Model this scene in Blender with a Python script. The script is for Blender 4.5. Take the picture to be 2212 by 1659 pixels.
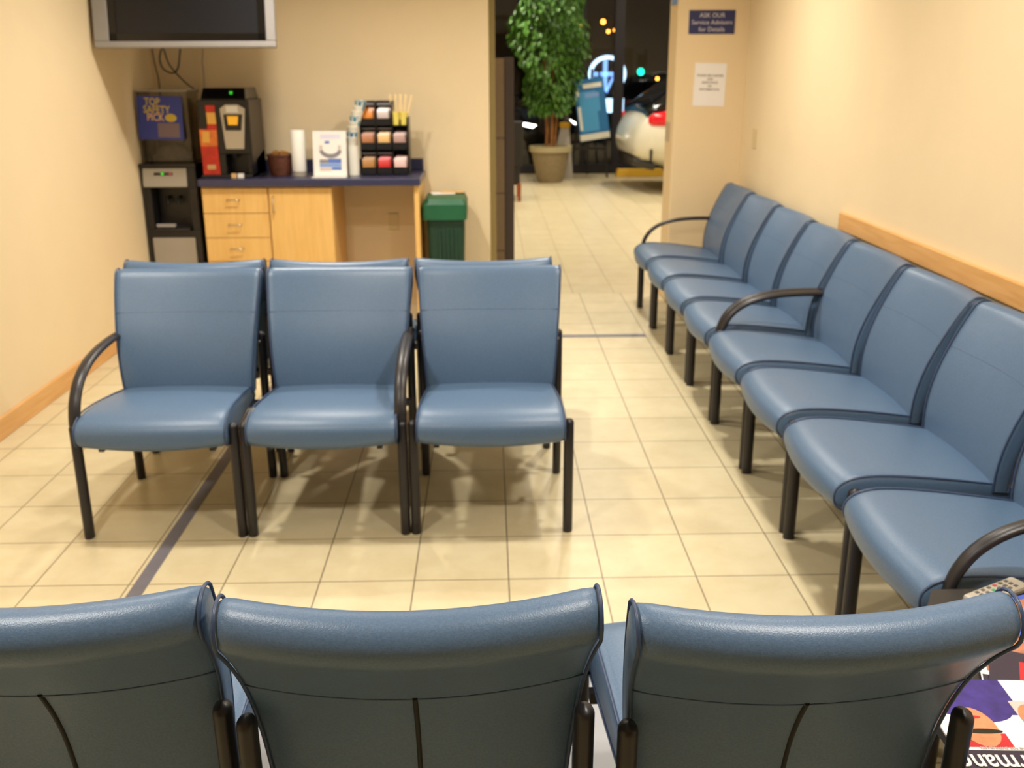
import bpy, bmesh, math, random
from math import sin, cos, pi, radians, sqrt
from mathutils import Vector, Matrix
random.seed(11)
S = bpy.context.scene
for o in list(bpy.data.objects):
    bpy.data.objects.remove(o, do_unlink=True)
COL = S.collection

# ------------------------------------------------------------------ camera
FPX, PITCH, YAW, ROLL, CH = 2117.6, radians(17.7173), radians(1.3335), radians(.19), 1.57
_F = Vector((sin(YAW)*cos(PITCH), cos(YAW)*cos(PITCH), -sin(PITCH)))
_r = Vector((cos(YAW), -sin(YAW), 0)); _d = _F.cross(_r)
_R = _r*cos(ROLL)+_d*sin(ROLL); _D = -_r*sin(ROLL)+_d*cos(ROLL)
cd = bpy.data.cameras.new('camera'); cam = bpy.data.objects.new('camera', cd); COL.objects.link(cam)
cam.matrix_world = Matrix(((_R.x, -_D.x, -_F.x, 0), (_R.y, -_D.y, -_F.y, 0), (_R.z, -_D.z, -_F.z, CH), (0, 0, 0, 1)))
cd.sensor_width = 36; cd.lens = FPX/2212*36; cd.clip_start = .02; cd.clip_end = 400
cd.dof.use_dof = True; cd.dof.focus_distance = 1.3; cd.dof.aperture_fstop = 7.0
S.camera = cam
def at(u, v, Y):
    "point of the plane y=Y that a pixel looks at (used to read positions off the photo)"
    d = _F+_R*((u-1106)/FPX)+_D*((v-829.5)/FPX); t = Y/d.y
    return Vector((d.x*t, Y, CH+d.z*t))

# ------------------------------------------------------------------ world, exposure
S.view_settings.view_transform = 'Standard'; S.view_settings.look = 'None'
S.view_settings.gamma = 1; S.view_settings.use_curve_mapping = False
S.view_settings.exposure = 0.15
W = bpy.data.worlds.new('night'); S.world = W; W.use_nodes = True
bg = W.node_tree.nodes['Background']; bg.inputs[0].default_value = (.05, .045, .04, 1); bg.inputs[1].default_value = .25

# ------------------------------------------------------------------ lamps of the two rooms (fixtures are built further down)
CEIL = 2.72
ROOM_LAMPS = [(-1.3, 1.32), (.9, 1.32), (-1.3, 3.2), (.8, 3.2), (-.95, 5.1), (.72, 5.3)]
HALL_LAMPS = [(-1.2, 9.3), (1.0, 9.3), (3.2, 9.3), (-1.2, 12.0), (1.2, 12.0), (3.6, 11.6), (5.4, 12.6), (.3, 14.4), (2.6, 14.4)]
def lamp(name, x, y, z, power, size, color):
    l = bpy.data.lights.new(name, 'AREA'); l.shape = 'DISK'; l.size = size; l.energy = power; l.color = color; l.spread = radians(150)
    o = bpy.data.objects.new(name, l); COL.objects.link(o); o.location = (x, y, z); return o
WARM = (1, .94, .84)
for (x, y) in ROOM_LAMPS:
    lamp('ceiling_lamp_light', x, y, CEIL-.035, 25 if y < 2 else 20 if y < 4 else 29, .15, WARM)
for (x, y) in HALL_LAMPS:
    lamp('showroom_lamp_light', x, y, 3.36, 34, .25, (1, .93, .80))

# ------------------------------------------------------------------ materials
def lin(c):
    r = []
    for v in c[:3]:
        v /= 255.
        r.append(v/12.92 if v <= .04045 else ((v+.055)/1.055)**2.4)
    return (*r, 1)
def mat(name, rgb, rough=.5, metal=0., spec=.5, var=0., vscale=8., bump=0., bscale=200., emit=0., coat=0., alpha=None, trans=0.):
    m = bpy.data.materials.new(name); m.use_nodes = True
    nt = m.node_tree; b = nt.nodes['Principled BSDF']
    c = lin(rgb); b.inputs['Base Color'].default_value = c
    b.inputs['Roughness'].default_value = rough; b.inputs['Metallic'].default_value = metal
    b.inputs['Specular IOR Level'].default_value = spec; b.inputs['Coat Weight'].default_value = coat
    if trans: b.inputs['Transmission Weight'].default_value = trans
    if alpha is not None: b.inputs['Alpha'].default_value = alpha
    if emit:
        b.inputs['Emission Color'].default_value = c; b.inputs['Emission Strength'].default_value = emit
    if var or bump:
        tc = nt.nodes.new('ShaderNodeTexCoord')
    if var:
        n = nt.nodes.new('ShaderNodeTexNoise'); n.inputs['Scale'].default_value = vscale; n.inputs['Detail'].default_value = 5
        nt.links.new(tc.outputs['Object'], n.inputs['Vector'])
        r = nt.nodes.new('ShaderNodeValToRGB'); r.color_ramp.elements[0].position = .3; r.color_ramp.elements[1].position = .7
        r.color_ramp.elements[0].color = (*[v*(1-var) for v in c[:3]], 1); r.color_ramp.elements[1].color = (*[min(1, v*(1+var)) for v in c[:3]], 1)
        nt.links.new(n.outputs['Fac'], r.inputs['Fac']); nt.links.new(r.outputs['Color'], b.inputs['Base Color'])
    if bump:
        n2 = nt.nodes.new('ShaderNodeTexNoise'); n2.inputs['Scale'].default_value = bscale; n2.inputs['Detail'].default_value = 3
        nt.links.new(tc.outputs['Object'], n2.inputs['Vector'])
        bp = nt.nodes.new('ShaderNodeBump'); bp.inputs['Strength'].default_value = bump; bp.inputs['Distance'].default_value = .002
        nt.links.new(n2.outputs['Fac'], bp.inputs['Height']); nt.links.new(bp.outputs['Normal'], b.inputs['Normal'])
    return m
def tile_mat(name, x0, y0, s, base, grout):
    m = bpy.data.materials.new(name); m.use_nodes = True; nt = m.node_tree; b = nt.nodes['Principled BSDF']
    g = nt.nodes.new('ShaderNodeNewGeometry'); mp = nt.nodes.new('ShaderNodeMapping'); mp.vector_type = 'POINT'
    mp.inputs['Location'].default_value = (-x0+s*40, -y0+s*40, 0)
    nt.links.new(g.outputs['Position'], mp.inputs['Vector'])
    br = nt.nodes.new('ShaderNodeTexBrick'); br.offset = 0; br.squash = 1
    c = lin(base)
    br.inputs['Color1'].default_value = (*[v*.975 for v in c[:3]], 1); br.inputs['Color2'].default_value = (*[min(1, v*1.02) for v in c[:3]], 1)
    br.inputs['Mortar'].default_value = lin(grout); br.inputs['Scale'].default_value = 1
    br.inputs['Mortar Size'].default_value = .0024; br.inputs['Mortar Smooth'].default_value = .1; br.inputs['Bias'].default_value = 0
    br.inputs['Brick Width'].default_value = s; br.inputs['Row Height'].default_value = s
    nt.links.new(mp.outputs['Vector'], br.inputs['Vector'])
    n = nt.nodes.new('ShaderNodeTexNoise'); n.inputs['Scale'].default_value = 7; n.inputs['Detail'].default_value = 6; n.inputs['Roughness'].default_value = .65
    nt.links.new(g.outputs['Position'], n.inputs['Vector'])
    r = nt.nodes.new('ShaderNodeValToRGB'); r.color_ramp.elements[0].position = .3; r.color_ramp.elements[1].position = .62
    r.color_ramp.elements[0].color = (.90, .87, .82, 1); r.color_ramp.elements[1].color = (1, 1, 1, 1)
    nt.links.new(n.outputs['Fac'], r.inputs['Fac'])
    mx = nt.nodes.new('ShaderNodeMix'); mx.data_type = 'RGBA'; mx.blend_type = 'MULTIPLY'; mx.inputs['Factor'].default_value = 1
    nt.links.new(br.outputs['Color'], mx.inputs['A']); nt.links.new(r.outputs['Color'], mx.inputs['B'])
    nt.links.new(mx.outputs['Result'], b.inputs['Base Color'])
    b.inputs['Roughness'].default_value = .33; b.inputs['Specular IOR Level'].default_value = .45
    bp = nt.nodes.new('ShaderNodeBump'); bp.inputs['Strength'].default_value = .25; bp.inputs['Distance'].default_value = .002; bp.invert = True
    nt.links.new(br.outputs['Fac'], bp.inputs['Height']); nt.links.new(bp.outputs['Normal'], b.inputs['Normal'])
    return m
def wood_mat(name, rgb, dark, rough=.4, stretch=(14, 14, 1.2)):
    m = bpy.data.materials.new(name); m.use_nodes = True; nt = m.node_tree; b = nt.nodes['Principled BSDF']
    tc = nt.nodes.new('ShaderNodeTexCoord'); mp = nt.nodes.new('ShaderNodeMapping'); mp.inputs['Scale'].default_value = stretch
    nt.links.new(tc.outputs['Object'], mp.inputs['Vector'])
    n = nt.nodes.new('ShaderNodeTexNoise'); n.inputs['Scale'].default_value = 3; n.inputs['Detail'].default_value = 6; n.inputs['Distortion'].default_value = .6
    nt.links.new(mp.outputs['Vector'], n.inputs['Vector'])
    r = nt.nodes.new('ShaderNodeValToRGB'); r.color_ramp.elements[0].position = .32; r.color_ramp.elements[1].position = .68
    r.color_ramp.elements[0].color = lin(dark); r.color_ramp.elements[1].color = lin(rgb)
    nt.links.new(n.outputs['Fac'], r.inputs['Fac']); nt.links.new(r.outputs['Color'], b.inputs['Base Color'])
    b.inputs['Roughness'].default_value = rough
    return m
def glass_mat(name, tint, gloss=.12):
    m = bpy.data.materials.new(name); m.use_nodes = True; nt = m.node_tree
    nt.nodes.remove(nt.nodes['Principled BSDF']); out = nt.nodes['Material Output']
    t = nt.nodes.new('ShaderNodeBsdfTransparent'); t.inputs[0].default_value = (*tint, 1)
    g = nt.nodes.new('ShaderNodeBsdfGlossy'); g.inputs['Roughness'].default_value = .02
    f = nt.nodes.new('ShaderNodeFresnel'); f.inputs['IOR'].default_value = 1.45
    mx = nt.nodes.new('ShaderNodeMixShader')
    nt.links.new(f.outputs[0], mx.inputs[0]); nt.links.new(t.outputs[0], mx.inputs[1]); nt.links.new(g.outputs[0], mx.inputs[2])
    nt.links.new(mx.outputs[0], out.inputs[0])
    return m
M = dict(
    wall=mat('wall_paint', (234, 213, 175), .75, spec=.25, var=.015, vscale=3, bump=.12, bscale=260),
    pier=mat('pier_paint', (231, 207, 165), .75, spec=.25, var=.015, vscale=3, bump=.12, bscale=260),
    darkwall=mat('grey_wall_paint', (176, 164, 150), .8),
    ceiling=mat('ceiling_tile', (235, 230, 218), .9, spec=.2, bump=.3, bscale=90),
    floor=tile_mat('floor_tile', -.2519, 2.835, .3052, (214, 201, 166), (128, 114, 92)),
    floor2=tile_mat('showroom_tile', .62, 7.1, .3052, (206, 192, 156), (150, 134, 106)),
    inlay=mat('inlay_tile', (112, 109, 118), .35, var=.05, vscale=20),
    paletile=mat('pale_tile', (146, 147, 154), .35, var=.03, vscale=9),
    maple=wood_mat('maple', (233, 190, 116), (223, 176, 102)),
    mapleh=wood_mat('maple_board', (226, 176, 112), (212, 158, 94), stretch=(14, 1.2, 14)),
    toe=mat('toe_kick', (150, 104, 52), .6),
    navy=mat('navy_laminate', (54, 55, 84), .3, var=.12, vscale=160),
    vinyl=mat('blue_vinyl', (84, 109, 139), .37, spec=.5, var=.13, vscale=240, bump=.22, bscale=420),
    piping=mat('dark_piping', (52, 70, 102), .4),
    blackmetal=mat('black_metal', (36, 33, 36), .38, spec=.5, bump=.05, bscale=500),
    zipper=mat('zipper', (10, 10, 11), .6),
    chrome=mat('chrome', (210, 208, 204), .18, metal=1),
    steel=mat('brushed_nickel', (196, 186, 168), .3, metal=1),
    black=mat('black_plastic', (24, 22, 23), .35),
    black2=mat('black_gloss', (14, 13, 14), .15),
    brownblack=mat('brown_black_plastic', (74, 62, 50), .45),
    panelsilver=mat('warm_silver', (204, 194, 178), .35),
    silver=mat('silver_plastic', (150, 146, 144), .35, var=.03),
    greypanel=mat('grey_panel', (158, 150, 138), .4, var=.02),
    screen=mat('dark_screen', (26, 28, 34), .3, spec=.4),
    white=mat('white_plastic', (240, 238, 232), .4),
    paper=mat('white_paper', (238, 232, 226), .8),
    ink=mat('grey_ink', (120, 112, 104), .8),
    textgrey=mat('pale_lettering', (206, 198, 200), .6),
    bluesign=mat('navy_sign', (38, 44, 92), .5),
    poster=mat('royal_blue_print', (50, 62, 148), .5),
    yellowink=mat('yellow_print', (206, 178, 60), .5),
    taupe=mat('taupe_print', (122, 104, 112), .6),
    red=mat('red_print', (206, 50, 34), .4, var=.2, vscale=25),
    orange=mat('orange_print', (240, 132, 60), .4, var=.2, vscale=25),
    amber=mat('amber_print', (246, 190, 90), .4),
    display=mat('amber_display', (240, 176, 40), .3, emit=.35),
    greenled=mat('green_led', (40, 200, 40), .3, emit=.8),
    wicker=mat('wicker', (92, 50, 34), .6, var=.35, vscale=60, bump=.8, bscale=90),
    acrylic=glass_mat('clear_acrylic', (.93, .93, .91)),
    binplastic=glass_mat('clear_bin', (.80, .78, .74)),
    cupwhite=mat('cup_white', (238, 234, 220), .5),
    cupblue=mat('cup_blue', (62, 140, 176), .5),
    lilac=mat('lilac_print', (214, 210, 232), .6),
    sky=mat('pale_blue_print', (122, 156, 212), .6),
    midblue=mat('mid_blue_print', (88, 118, 190), .6),
    greyprint=mat('grey_print', (132, 128, 134), .6),
    packo=mat('orange_packet', (226, 138, 48), .35),
    packg=mat('pale_packet', (206, 190, 186), .3),
    packb=mat('brown_packet', (176, 112, 70), .4),
    packt=mat('tan_packet', (222, 180, 118), .35),
    packk=mat('kraft_packet', (176, 124, 62), .4),
    packr=mat('red_packet', (206, 40, 38), .35),
    packp=mat('pink_packet', (226, 190, 184), .35),
    packm=mat('mauve_packet', (176, 140, 132), .35),
    yellowcup=mat('yellow_cup', (244, 226, 112), .45),
    stick=wood_mat('birch_stick', (240, 214, 164), (226, 196, 144)),
    green=mat('green_plastic', (26, 92, 60), .45, var=.08),
    greendark=mat('dark_green_plastic', (18, 58, 42), .5, var=.08),
    partition=mat('partition_fabric', (134, 112, 84), .9, var=.05, vscale=60, bump=.4, bscale=300),
    partdark=mat('partition_post', (66, 54, 46), .6),
    olive=mat('olive_trim', (150, 134, 84), .6),
    plate=mat('ivory_plate', (216, 196, 150), .5),
    frame=mat('dark_mullion', (30, 27, 34), .5),
    glass=glass_mat('storefront_glass', (.86, .87, .86)),
    asphalt=mat('asphalt', (52, 50, 48), .9, var=.2, vscale=2),
    building=mat('far_building', (112, 100, 88), .9, var=.1, vscale=1),
    pot=mat('stone_pot', (142, 126, 96), .8, var=.12, vscale=20, bump=.5, bscale=60),
    potrim=mat('pale_pot_rim', (172, 160, 124), .7),
    soil=mat('soil', (60, 46, 30), .95, var=.3, vscale=30),
    trunk=mat('trunk_bark', (150, 98, 48), .7, var=.2, vscale=20),
    leaf=mat('ficus_leaf', (76, 120, 38), .5, var=.4, vscale=6),
    carwhite=mat('white_car_paint', (226, 222, 204), .22, coat=.6),
    cardark=mat('dark_car_paint', (34, 36, 42), .25, coat=.6),
    carsilver=mat('silver_car_paint', (98, 98, 100), .3, coat=.5),
    carglass=mat('car_glass', (16, 17, 20), .08),
    tyre=mat('tyre', (22, 21, 21), .8),
    rim=mat('alloy', (170, 170, 172), .25, metal=1),
    tail=mat('tail_lamp', (206, 24, 36), .15, emit=.25),
    headlamp=mat('head_lamp', (255, 250, 240), .2, emit=9),
    yellowstop=mat('yellow_paint', (206, 158, 22), .6),
    posterblue=mat('sky_blue_print', (66, 150, 200), .5),
    posterdeep=mat('deep_blue_print', (24, 104, 160), .5),
    postercream=mat('cream_print', (222, 220, 202), .5),
    neon=mat('lit_blue_sign', (130, 180, 255), .4, emit=2.0),
    neonwhite=mat('lit_white_sign', (190, 225, 255), .4, emit=3.2),
    sodium=mat('sodium_lamp', (255, 160, 60), .4, emit=9),
    greenlamp=mat('green_signal', (0, 235, 190), .4, emit=4),
    redwood=mat('red_brown_wood', (140, 62, 24), .4),
    darkfabric=mat('black_upholstery', (30, 26, 25), .7),
    table=mat('charcoal_laminate', (40, 36, 35), .5, var=.05, vscale=30),
    remote=mat('remote_shell', (178, 170, 156), .45),
    button=mat('grey_button', (92, 90, 90), .5),
    greenbtn=mat('green_button', (40, 160, 110), .5),
    redbtn=mat('red_button', (190, 80, 80), .5),
    pages=mat('page_edges', (222, 218, 210), .7),
    covernavy=mat('cover_navy', (44, 38, 62), .25),
    coverwhite=mat('cover_white', (238, 236, 236), .3),
    coverblue=mat('cover_blue', (66, 92, 196), .25, var=.25, vscale=30),
    covercyan=mat('cover_cyan', (92, 160, 218), .25),
    coverred=mat('cover_red', (196, 36, 52), .25),
    coverpurple=mat('cover_purple', (52, 40, 128), .25, var=.3, vscale=40),
    skin=mat('printed_skin', (206, 138, 100), .3, var=.12, vscale=60),
    coverbrown=mat('cover_brown', (176, 116, 92), .25, var=.3, vscale=40),
    lens=mat('lamp_lens', (255, 244, 220), .4, emit=3),
    greybag=mat('grey_film', (150, 142, 138), .35, var=.15, vscale=30),
    cablew=mat('white_cable', (206, 186, 158), .5),
)

# ------------------------------------------------------------------ mesh helpers
class MB:
    def __init__(s): s.v = []; s.f = []; s.m = []
    def add(s, verts, faces, mi=0):
        o = len(s.v); s.v += [tuple(p) for p in verts]
        for f in faces: s.f.append([i+o for i in f]); s.m.append(mi)
        return s
    def box(s, x0, x1, y0, y1, z0, z1, mi=0):
        v = [(x, y, z) for z in (z0, z1) for y in (y0, y1) for x in (x0, x1)]
        return s.add(v, [(0, 2, 3, 1), (4, 5, 7, 6), (0, 1, 5, 4), (2, 6, 7, 3), (0, 4, 6, 2), (1, 3, 7, 5)], mi)
    def loft(s, loops, mi=0, cap=True, closed=True):
        n = len(loops[0]); v = [p for l in loops for p in l]; f = []
        for i in range(len(loops)-1):
            for j in range(n if closed else n-1):
                k = (j+1) % n
                f.append((i*n+j, i*n+k, (i+1)*n+k, (i+1)*n+j))
        if cap and closed:
            f.append(tuple(range(n))[::-1]); f.append(tuple((len(loops)-1)*n+j for j in range(n)))
        return s.add(v, f, mi)
    def lathe(s, prof, cx=0, cy=0, cz=0, n=20, mi=0):
        loops = [[(cx+r*cos(2*pi*k/n), cy+r*sin(2*pi*k/n), cz+z) for k in range(n)] for r, z in prof]
        return s.loft(loops, mi)
    def tube(s, path, r, n=8, mi=0, r2=None, side=None, rounded=False):
        "sweep of an ellipse: r along `side`, r2 across it"
        r2 = r2 or r; P = [Vector(p) for p in path]; loops = []
        T = []
        for i in range(len(P)):
            a = P[max(i-1, 0)]; b = P[min(i+1, len(P)-1)]; T.append((b-a).normalized())
        Sd = Vector(side) if side else None
        st = []
        if rounded:
            for k in (0, .35, .7): st.append((0, -(1-k)*1.0, sin(math.acos(1-k))*1.0 if k else .02))
        for i in range(len(P)): st.append((i, 0, 1))
        if rounded:
            for k in (.7, .35, 0): st.append((len(P)-1, (1-k)*1.0, sin(math.acos(1-k)) if k else .02))
        prev = Sd
        for i, off, sc in st:
            t = T[i]
            if Sd is None:
                if prev is None: prev = Vector((0, 0, 1)) if abs(t.z) < .9 else Vector((1, 0, 0))
                sd = (prev-t*prev.dot(t)).normalized(); prev = sd
            else: sd = (Sd-t*Sd.dot(t)).normalized()
            nn = t.cross(sd); c = P[i]+t*off*min(r, r2)
            loops.append([c+sd*(r*sc*cos(2*pi*k/n))+nn*(r2*sc*sin(2*pi*k/n)) for k in range(n)])
        return s.loft(loops, mi)
    def poly(s, pts, d, mi=0):
        "prism: polygon pts pushed along vector d"
        d = Vector(d); a = [Vector(p) for p in pts]
        return s.loft([a, [p+d for p in a]], mi)
    def ball(s, c, r, n=12, mi=0, sz=1.):
        loops = []
        for i in range(n//2+1):
            a = -pi/2+pi*i/(n//2); rr = max(r*cos(a), r*.01)
            loops.append([(c[0]+rr*cos(2*pi*k/n), c[1]+rr*sin(2*pi*k/n), c[2]+sz*r*sin(a)) for k in range(n)])
        return s.loft(loops, mi)
    def mesh(s, name, mats, smooth=None):
        me = bpy.data.meshes.new(name); me.from_pydata(s.v, [], s.f)
        for m in mats: me.materials.append(m)
        for p, mi in zip(me.polygons, s.m): p.material_index = mi
        bm = bmesh.new(); bm.from_mesh(me); bmesh.ops.recalc_face_normals(bm, faces=bm.faces); bm.to_mesh(me); bm.free()
        if smooth is not None:
            for p in me.polygons: p.use_smooth = True
            me.set_sharp_from_angle(angle=radians(smooth))
        me.update(); return me
    def build(s, name, mats, parent=None, smooth=None, bevel=0, loc=None, rot=None):
        if not isinstance(mats, (list, tuple)): mats = [mats]
        return place(s.mesh(name, mats, smooth), name, parent, bevel, loc, rot)
def place(me, name, parent=None, bevel=0, loc=None, rot=None):
    o = bpy.data.objects.new(name, me); COL.objects.link(o)
    if parent: o.parent = parent
    if loc: o.location = loc
    if rot: o.rotation_euler = rot
    if bevel:
        b = o.modifiers.new('bevel', 'BEVEL'); b.width = bevel; b.segments = 2; b.limit_method = 'ANGLE'; b.angle_limit = radians(40)
    return o
def tag(o, label, cat, group=None):
    o['label'] = label; o['category'] = cat
    if group: o['group'] = group
    return o
def thing(name, label, cat, loc=(0, 0, 0), rz=0, group=None):
    o = bpy.data.objects.new(name, None); COL.objects.link(o); o.location = loc; o.rotation_euler = (0, 0, rz); o.empty_display_size = .1
    return tag(o, label, cat, group)
def struct(name, mb, m, bevel=0, smooth=None):
    o = mb.build(name, m, None, smooth, bevel); o['kind'] = 'structure'; return o
def dup(root, loc=None, rz=None, label=None, group=None):
    r = root.copy(); COL.objects.link(r)
    if loc is not None: r.location = loc
    if rz is not None: r.rotation_euler = (0, 0, rz)
    if label: r['label'] = label
    if group: r['group'] = group
    for ch in list(root.children):
        c = ch.copy(); COL.objects.link(c); c.parent = r
        for g in list(ch.children):
            d = g.copy(); COL.objects.link(d); d.parent = c
    return r
def text_mesh(body, size, m, align='CENTER', ext=.0004, sx=1., bold=0.):
    cu = bpy.data.curves.new('lettering', 'FONT'); cu.body = body; cu.size = size; cu.align_x = align; cu.align_y = 'CENTER'
    cu.extrude = ext; cu.offset = bold; cu.resolution_u = 3; cu.space_line = 1.05
    o = bpy.data.objects.new('lettering', cu); COL.objects.link(o)
    dg = bpy.context.evaluated_depsgraph_get(); me = bpy.data.meshes.new_from_object(o.evaluated_get(dg))
    bpy.data.objects.remove(o, do_unlink=True); me.materials.clear(); me.materials.append(m)
    if sx != 1: me.transform(Matrix.Diagonal((sx, 1, 1, 1)))
    return me
def lettering(parent, body, size, m, loc, rot=(pi/2, 0, 0), **k):
    return place(text_mesh(body, size, m, **k), 'lettering', parent, 0, loc, rot)
def cr(pts, n=4, closed=False):
    "catmull-rom through tuples"
    P = [Vector(p) for p in pts]; N = len(P); out = []
    for i in range(N if closed else N-1):
        a = P[(i-1) % N] if closed or i > 0 else P[0]; b = P[i]; c = P[(i+1) % N]
        d = P[(i+2) % N] if closed or i+2 < N else P[-1]
        for k in range(n):
            t = k/n
            out.append(.5*((2*b)+(c-a)*t+(2*a-5*b+4*c-d)*t*t+(3*b-a-3*c+d)*t**3))
    if not closed: out.append(P[-1])
    return out

# ------------------------------------------------------------------ setting
LX, RX, BY = -2.2, 1.72, 6.8
struct('floor', MB().box(LX-.15, RX+.15, -1.6, 7.1, -.1, 0), M['floor'])
struct('floor_showroom', MB().box(-4, 9, 7.1, 16.3, -.1, 0), M['floor2'])
struct('trim_1', MB().box(-1.152, -1.105, 2.45, 5.911, 0, .0012), M['inlay'])
struct('trim_2', MB().box(-1.105, .968, 5.842, 5.911, 0, .0012), M['inlay'])
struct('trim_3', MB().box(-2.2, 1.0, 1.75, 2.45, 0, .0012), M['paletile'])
struct('ceiling', MB().box(LX-.15, RX+.15, -1.6, 7.1, CEIL, CEIL+.1), M['ceiling'])
struct('wall_left', MB().box(LX-.15, LX, -1.6, BY, 0, CEIL), M['wall'])
struct('wall_right', MB().box(RX, RX+.15, -1.6, BY, 0, CEIL), M['wall'])
struct('wall_back', MB().box(LX-.15, .012, BY, 7.1, 0, CEIL), M['wall'])
struct('wall_back_right', MB().box(1.25, RX+.15, BY, 7.1, 0, CEIL), M['pier'], bevel=.012)
struct('wall_front', MB().box(LX-.15, RX+.15, -1.75, -1.6, 0, CEIL), M['darkwall'])
struct('baseboard_left', MB().box(LX, LX+.015, -1.6, BY, 0, .098), M['mapleh'], bevel=.004)
struct('baseboard_back', MB().box(-.43, .012, BY-.015, BY, 0, .098), M['maple'], bevel=.004)
struct('baseboard_pier', MB().box(1.25, RX, BY-.015, BY, 0, .098), M['maple'], bevel=.004)
struct('baseboard_right', MB().box(RX-.015, RX, -1.6, BY-.015, 0, .098), M['mapleh'], bevel=.004)
struct('trim_4', MB().box(RX-.022, RX, .6, 4.74, .832, .914), M['mapleh'], bevel=.004)
struct('trim_5', MB().box(.012, .056, 7.02, 7.1, 0, CEIL), M['olive'])
# showroom shell
struct('ceiling_showroom', MB().box(-4, 9, 7.1, 16.3, 3.4, 3.5), M['ceiling'])
struct('wall_showroom_left', MB().box(-4.15, -4, 7.1, 16.3, 0, 3.5), M['wall'])
struct('wall_showroom_right', MB().box(9, 9.15, 7.1, 16.3, 0, 3.5), M['wall'])
struct('wall_showroom_near_left', MB().box(-4, -2.35, 6.95, 7.1, 0, 3.5), M['wall'])
struct('wall_showroom_near_right', MB().box(RX+.15, 9, 6.95, 7.1, 0, 3.5), M['wall'])
struct('wall_showroom_above', MB().box(-2.35, RX+.15, 6.95, 7.1, CEIL+.1, 3.5), M['wall'])
# storefront: mullions, rails and panes
WY = 16.0
wx = [-4, -2.9, -1.45, 0.0, 1.5, 2.05, 3.6, 5.2, 7.0, 9]
for i, x in enumerate(wx):
    w = .075 if i == 5 else .035
    struct('trim_%d' % (6+i), MB().box(x-w, x+w, WY-.06, WY+.06, 0, 3.4), M['frame'])
struct('trim_16', MB().box(-4, 9, WY-.07, WY+.07, 0, .14), M['frame'])
struct('trim_17', MB().box(-4, 9, WY-.06, WY+.06, 2.62, 2.80), M['frame'])
for i in range(len(wx)-1):
    struct('window_%d' % (i+1), MB().box(wx[i]+.03, wx[i+1]-.03, WY-.006, WY+.006, .14, 3.4), M['glass'])
struct('ground', MB().box(-60, 90, 16.3, 160, -.16, -.06), M['asphalt'])

# ------------------------------------------------------------------ ceiling lamps
def downlight(i, x, y, z, r, label, group):
    t = thing('recessed_ceiling_lamp', label, 'ceiling lamp', (x, y, z), 0, group)
    MB().lathe([(r, 0), (r+.02, 0), (r+.02, -.006), (r, -.008), (r, 0)], n=28).build('trim_ring', M['white'], t, 30)
    MB().lathe([(.001, -.001), (r, -.001), (r, -.004), (.001, -.004)], n=28).build('lens', M['lens'], t, 30)
rows_ = ['near', 'middle', 'far']
for i, (x, y) in enumerate(ROOM_LAMPS):
    downlight(i, x, y, CEIL, .085, 'round recessed lamp in the waiting room ceiling, %s %s one' % (rows_[i//2], 'left' if x < 0 else 'right'), 'recessed lamps of the waiting room')
for i, (x, y) in enumerate(HALL_LAMPS):
    downlight(i, x, y, 3.4, .125, 'round recessed lamp in the showroom ceiling, number %s from the opening' % ['one', 'two', 'three', 'four', 'five', 'six', 'seven', 'eight', 'nine'][i], 'recessed lamps of the showroom')

# ------------------------------------------------------------------ waiting room chairs
def back_c(t): return (.187+.018*t+.158*t**2.1, .398+.402*t)
def back_h(t): return .023+.004*sin(pi*min(t/.7, 1))+(.019*((t-.35)/.65)**1.8 if t > .35 else 0)
def back_pt(u, t, side, ang=None, shrink=1.):
    "side -1 front, +1 rear; ang sweeps the rolled top edge"
    y, z = back_c(t); y2, z2 = back_c(t+.01); d = Vector((y2-y, z2-z)).normalized(); n = Vector((d.y, -d.x))
    h = back_h(t)*shrink
    if ang is None: p = Vector((y, z))+n*(side*h)
    else: p = Vector((y, z))+n*(h*-cos(ang))+d*(h*sin(ang))
    w = .246+.033*t
    bow = .012+.034*t
    return Vector((u*w, p.x-bow*u*u, p.y+.008*u*u*t))
BT = [0, .1, .2, .3, .4, .5, .58, .65, .72, .78, .84, .89, .93, .965, 1.0]
UC = [-1, -.988, -.96, -.9, -.75, -.6, -.45, -.3, -.15, 0, .15, .3, .45, .6, .75, .9, .96, .988, 1]
def edge_k(u):
    a = abs(u)
    return .55 if a > .995 else .82 if a > .98 else .95 if a > .95 else 1
def back_loop(u, k=None):
    k = edge_k(u) if k is None else k; L = []
    for t in BT: L.append(back_pt(u, t, -1, None, k))
    for a in (20, 40, 60, 80, 100, 120, 140, 160): L.append(back_pt(u, 1.0, 1 if a > 90 else 0, radians(a), k))
    for t in BT[::-1]: L.append(back_pt(u, t, 1, None, k))
    return L
SEATP = [(.215, .392), (.19, .412), (.10, .428), (-.04, .446), (-.15, .456), (-.225, .457), (-.275, .447), (-.308, .424), (-.317, .392), (-.305, .363), (-.262, .348), (-.12, .348), (.1, .350), (.205, .354)]
SEATL = cr([(0, y, z) for y, z in SEATP], 3, True)
def seat_loop(u, k=None):
    k = edge_k(u) if k is None else k; L = []
    for p in SEATL:
        y, z = p.y, p.z; zc = .405; z = zc+(z-zc)*(k if k < 1 else 1)
        front = max(0, (-y-.12)/.2)
        y2 = y-.022*(1-u*u)*min(front, 1)
        if k < 1: y2 = y2+(.006*(1-k)/.45 if y < -.25 else 0)
        w = .2455-.045*y if y > -.22 else .2555+.02*(-y-.22)
        L.append(Vector((u*w, y2, z+(.006*(1-u*u) if z > .4 else -.014*(1-u*u)*min(front, 1)))))
    return L
CM = {}
mb = MB().loft([back_loop(u) for u in UC]); CM['backrest'] = mb.mesh('backrest', [M['vinyl']], 50)
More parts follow.
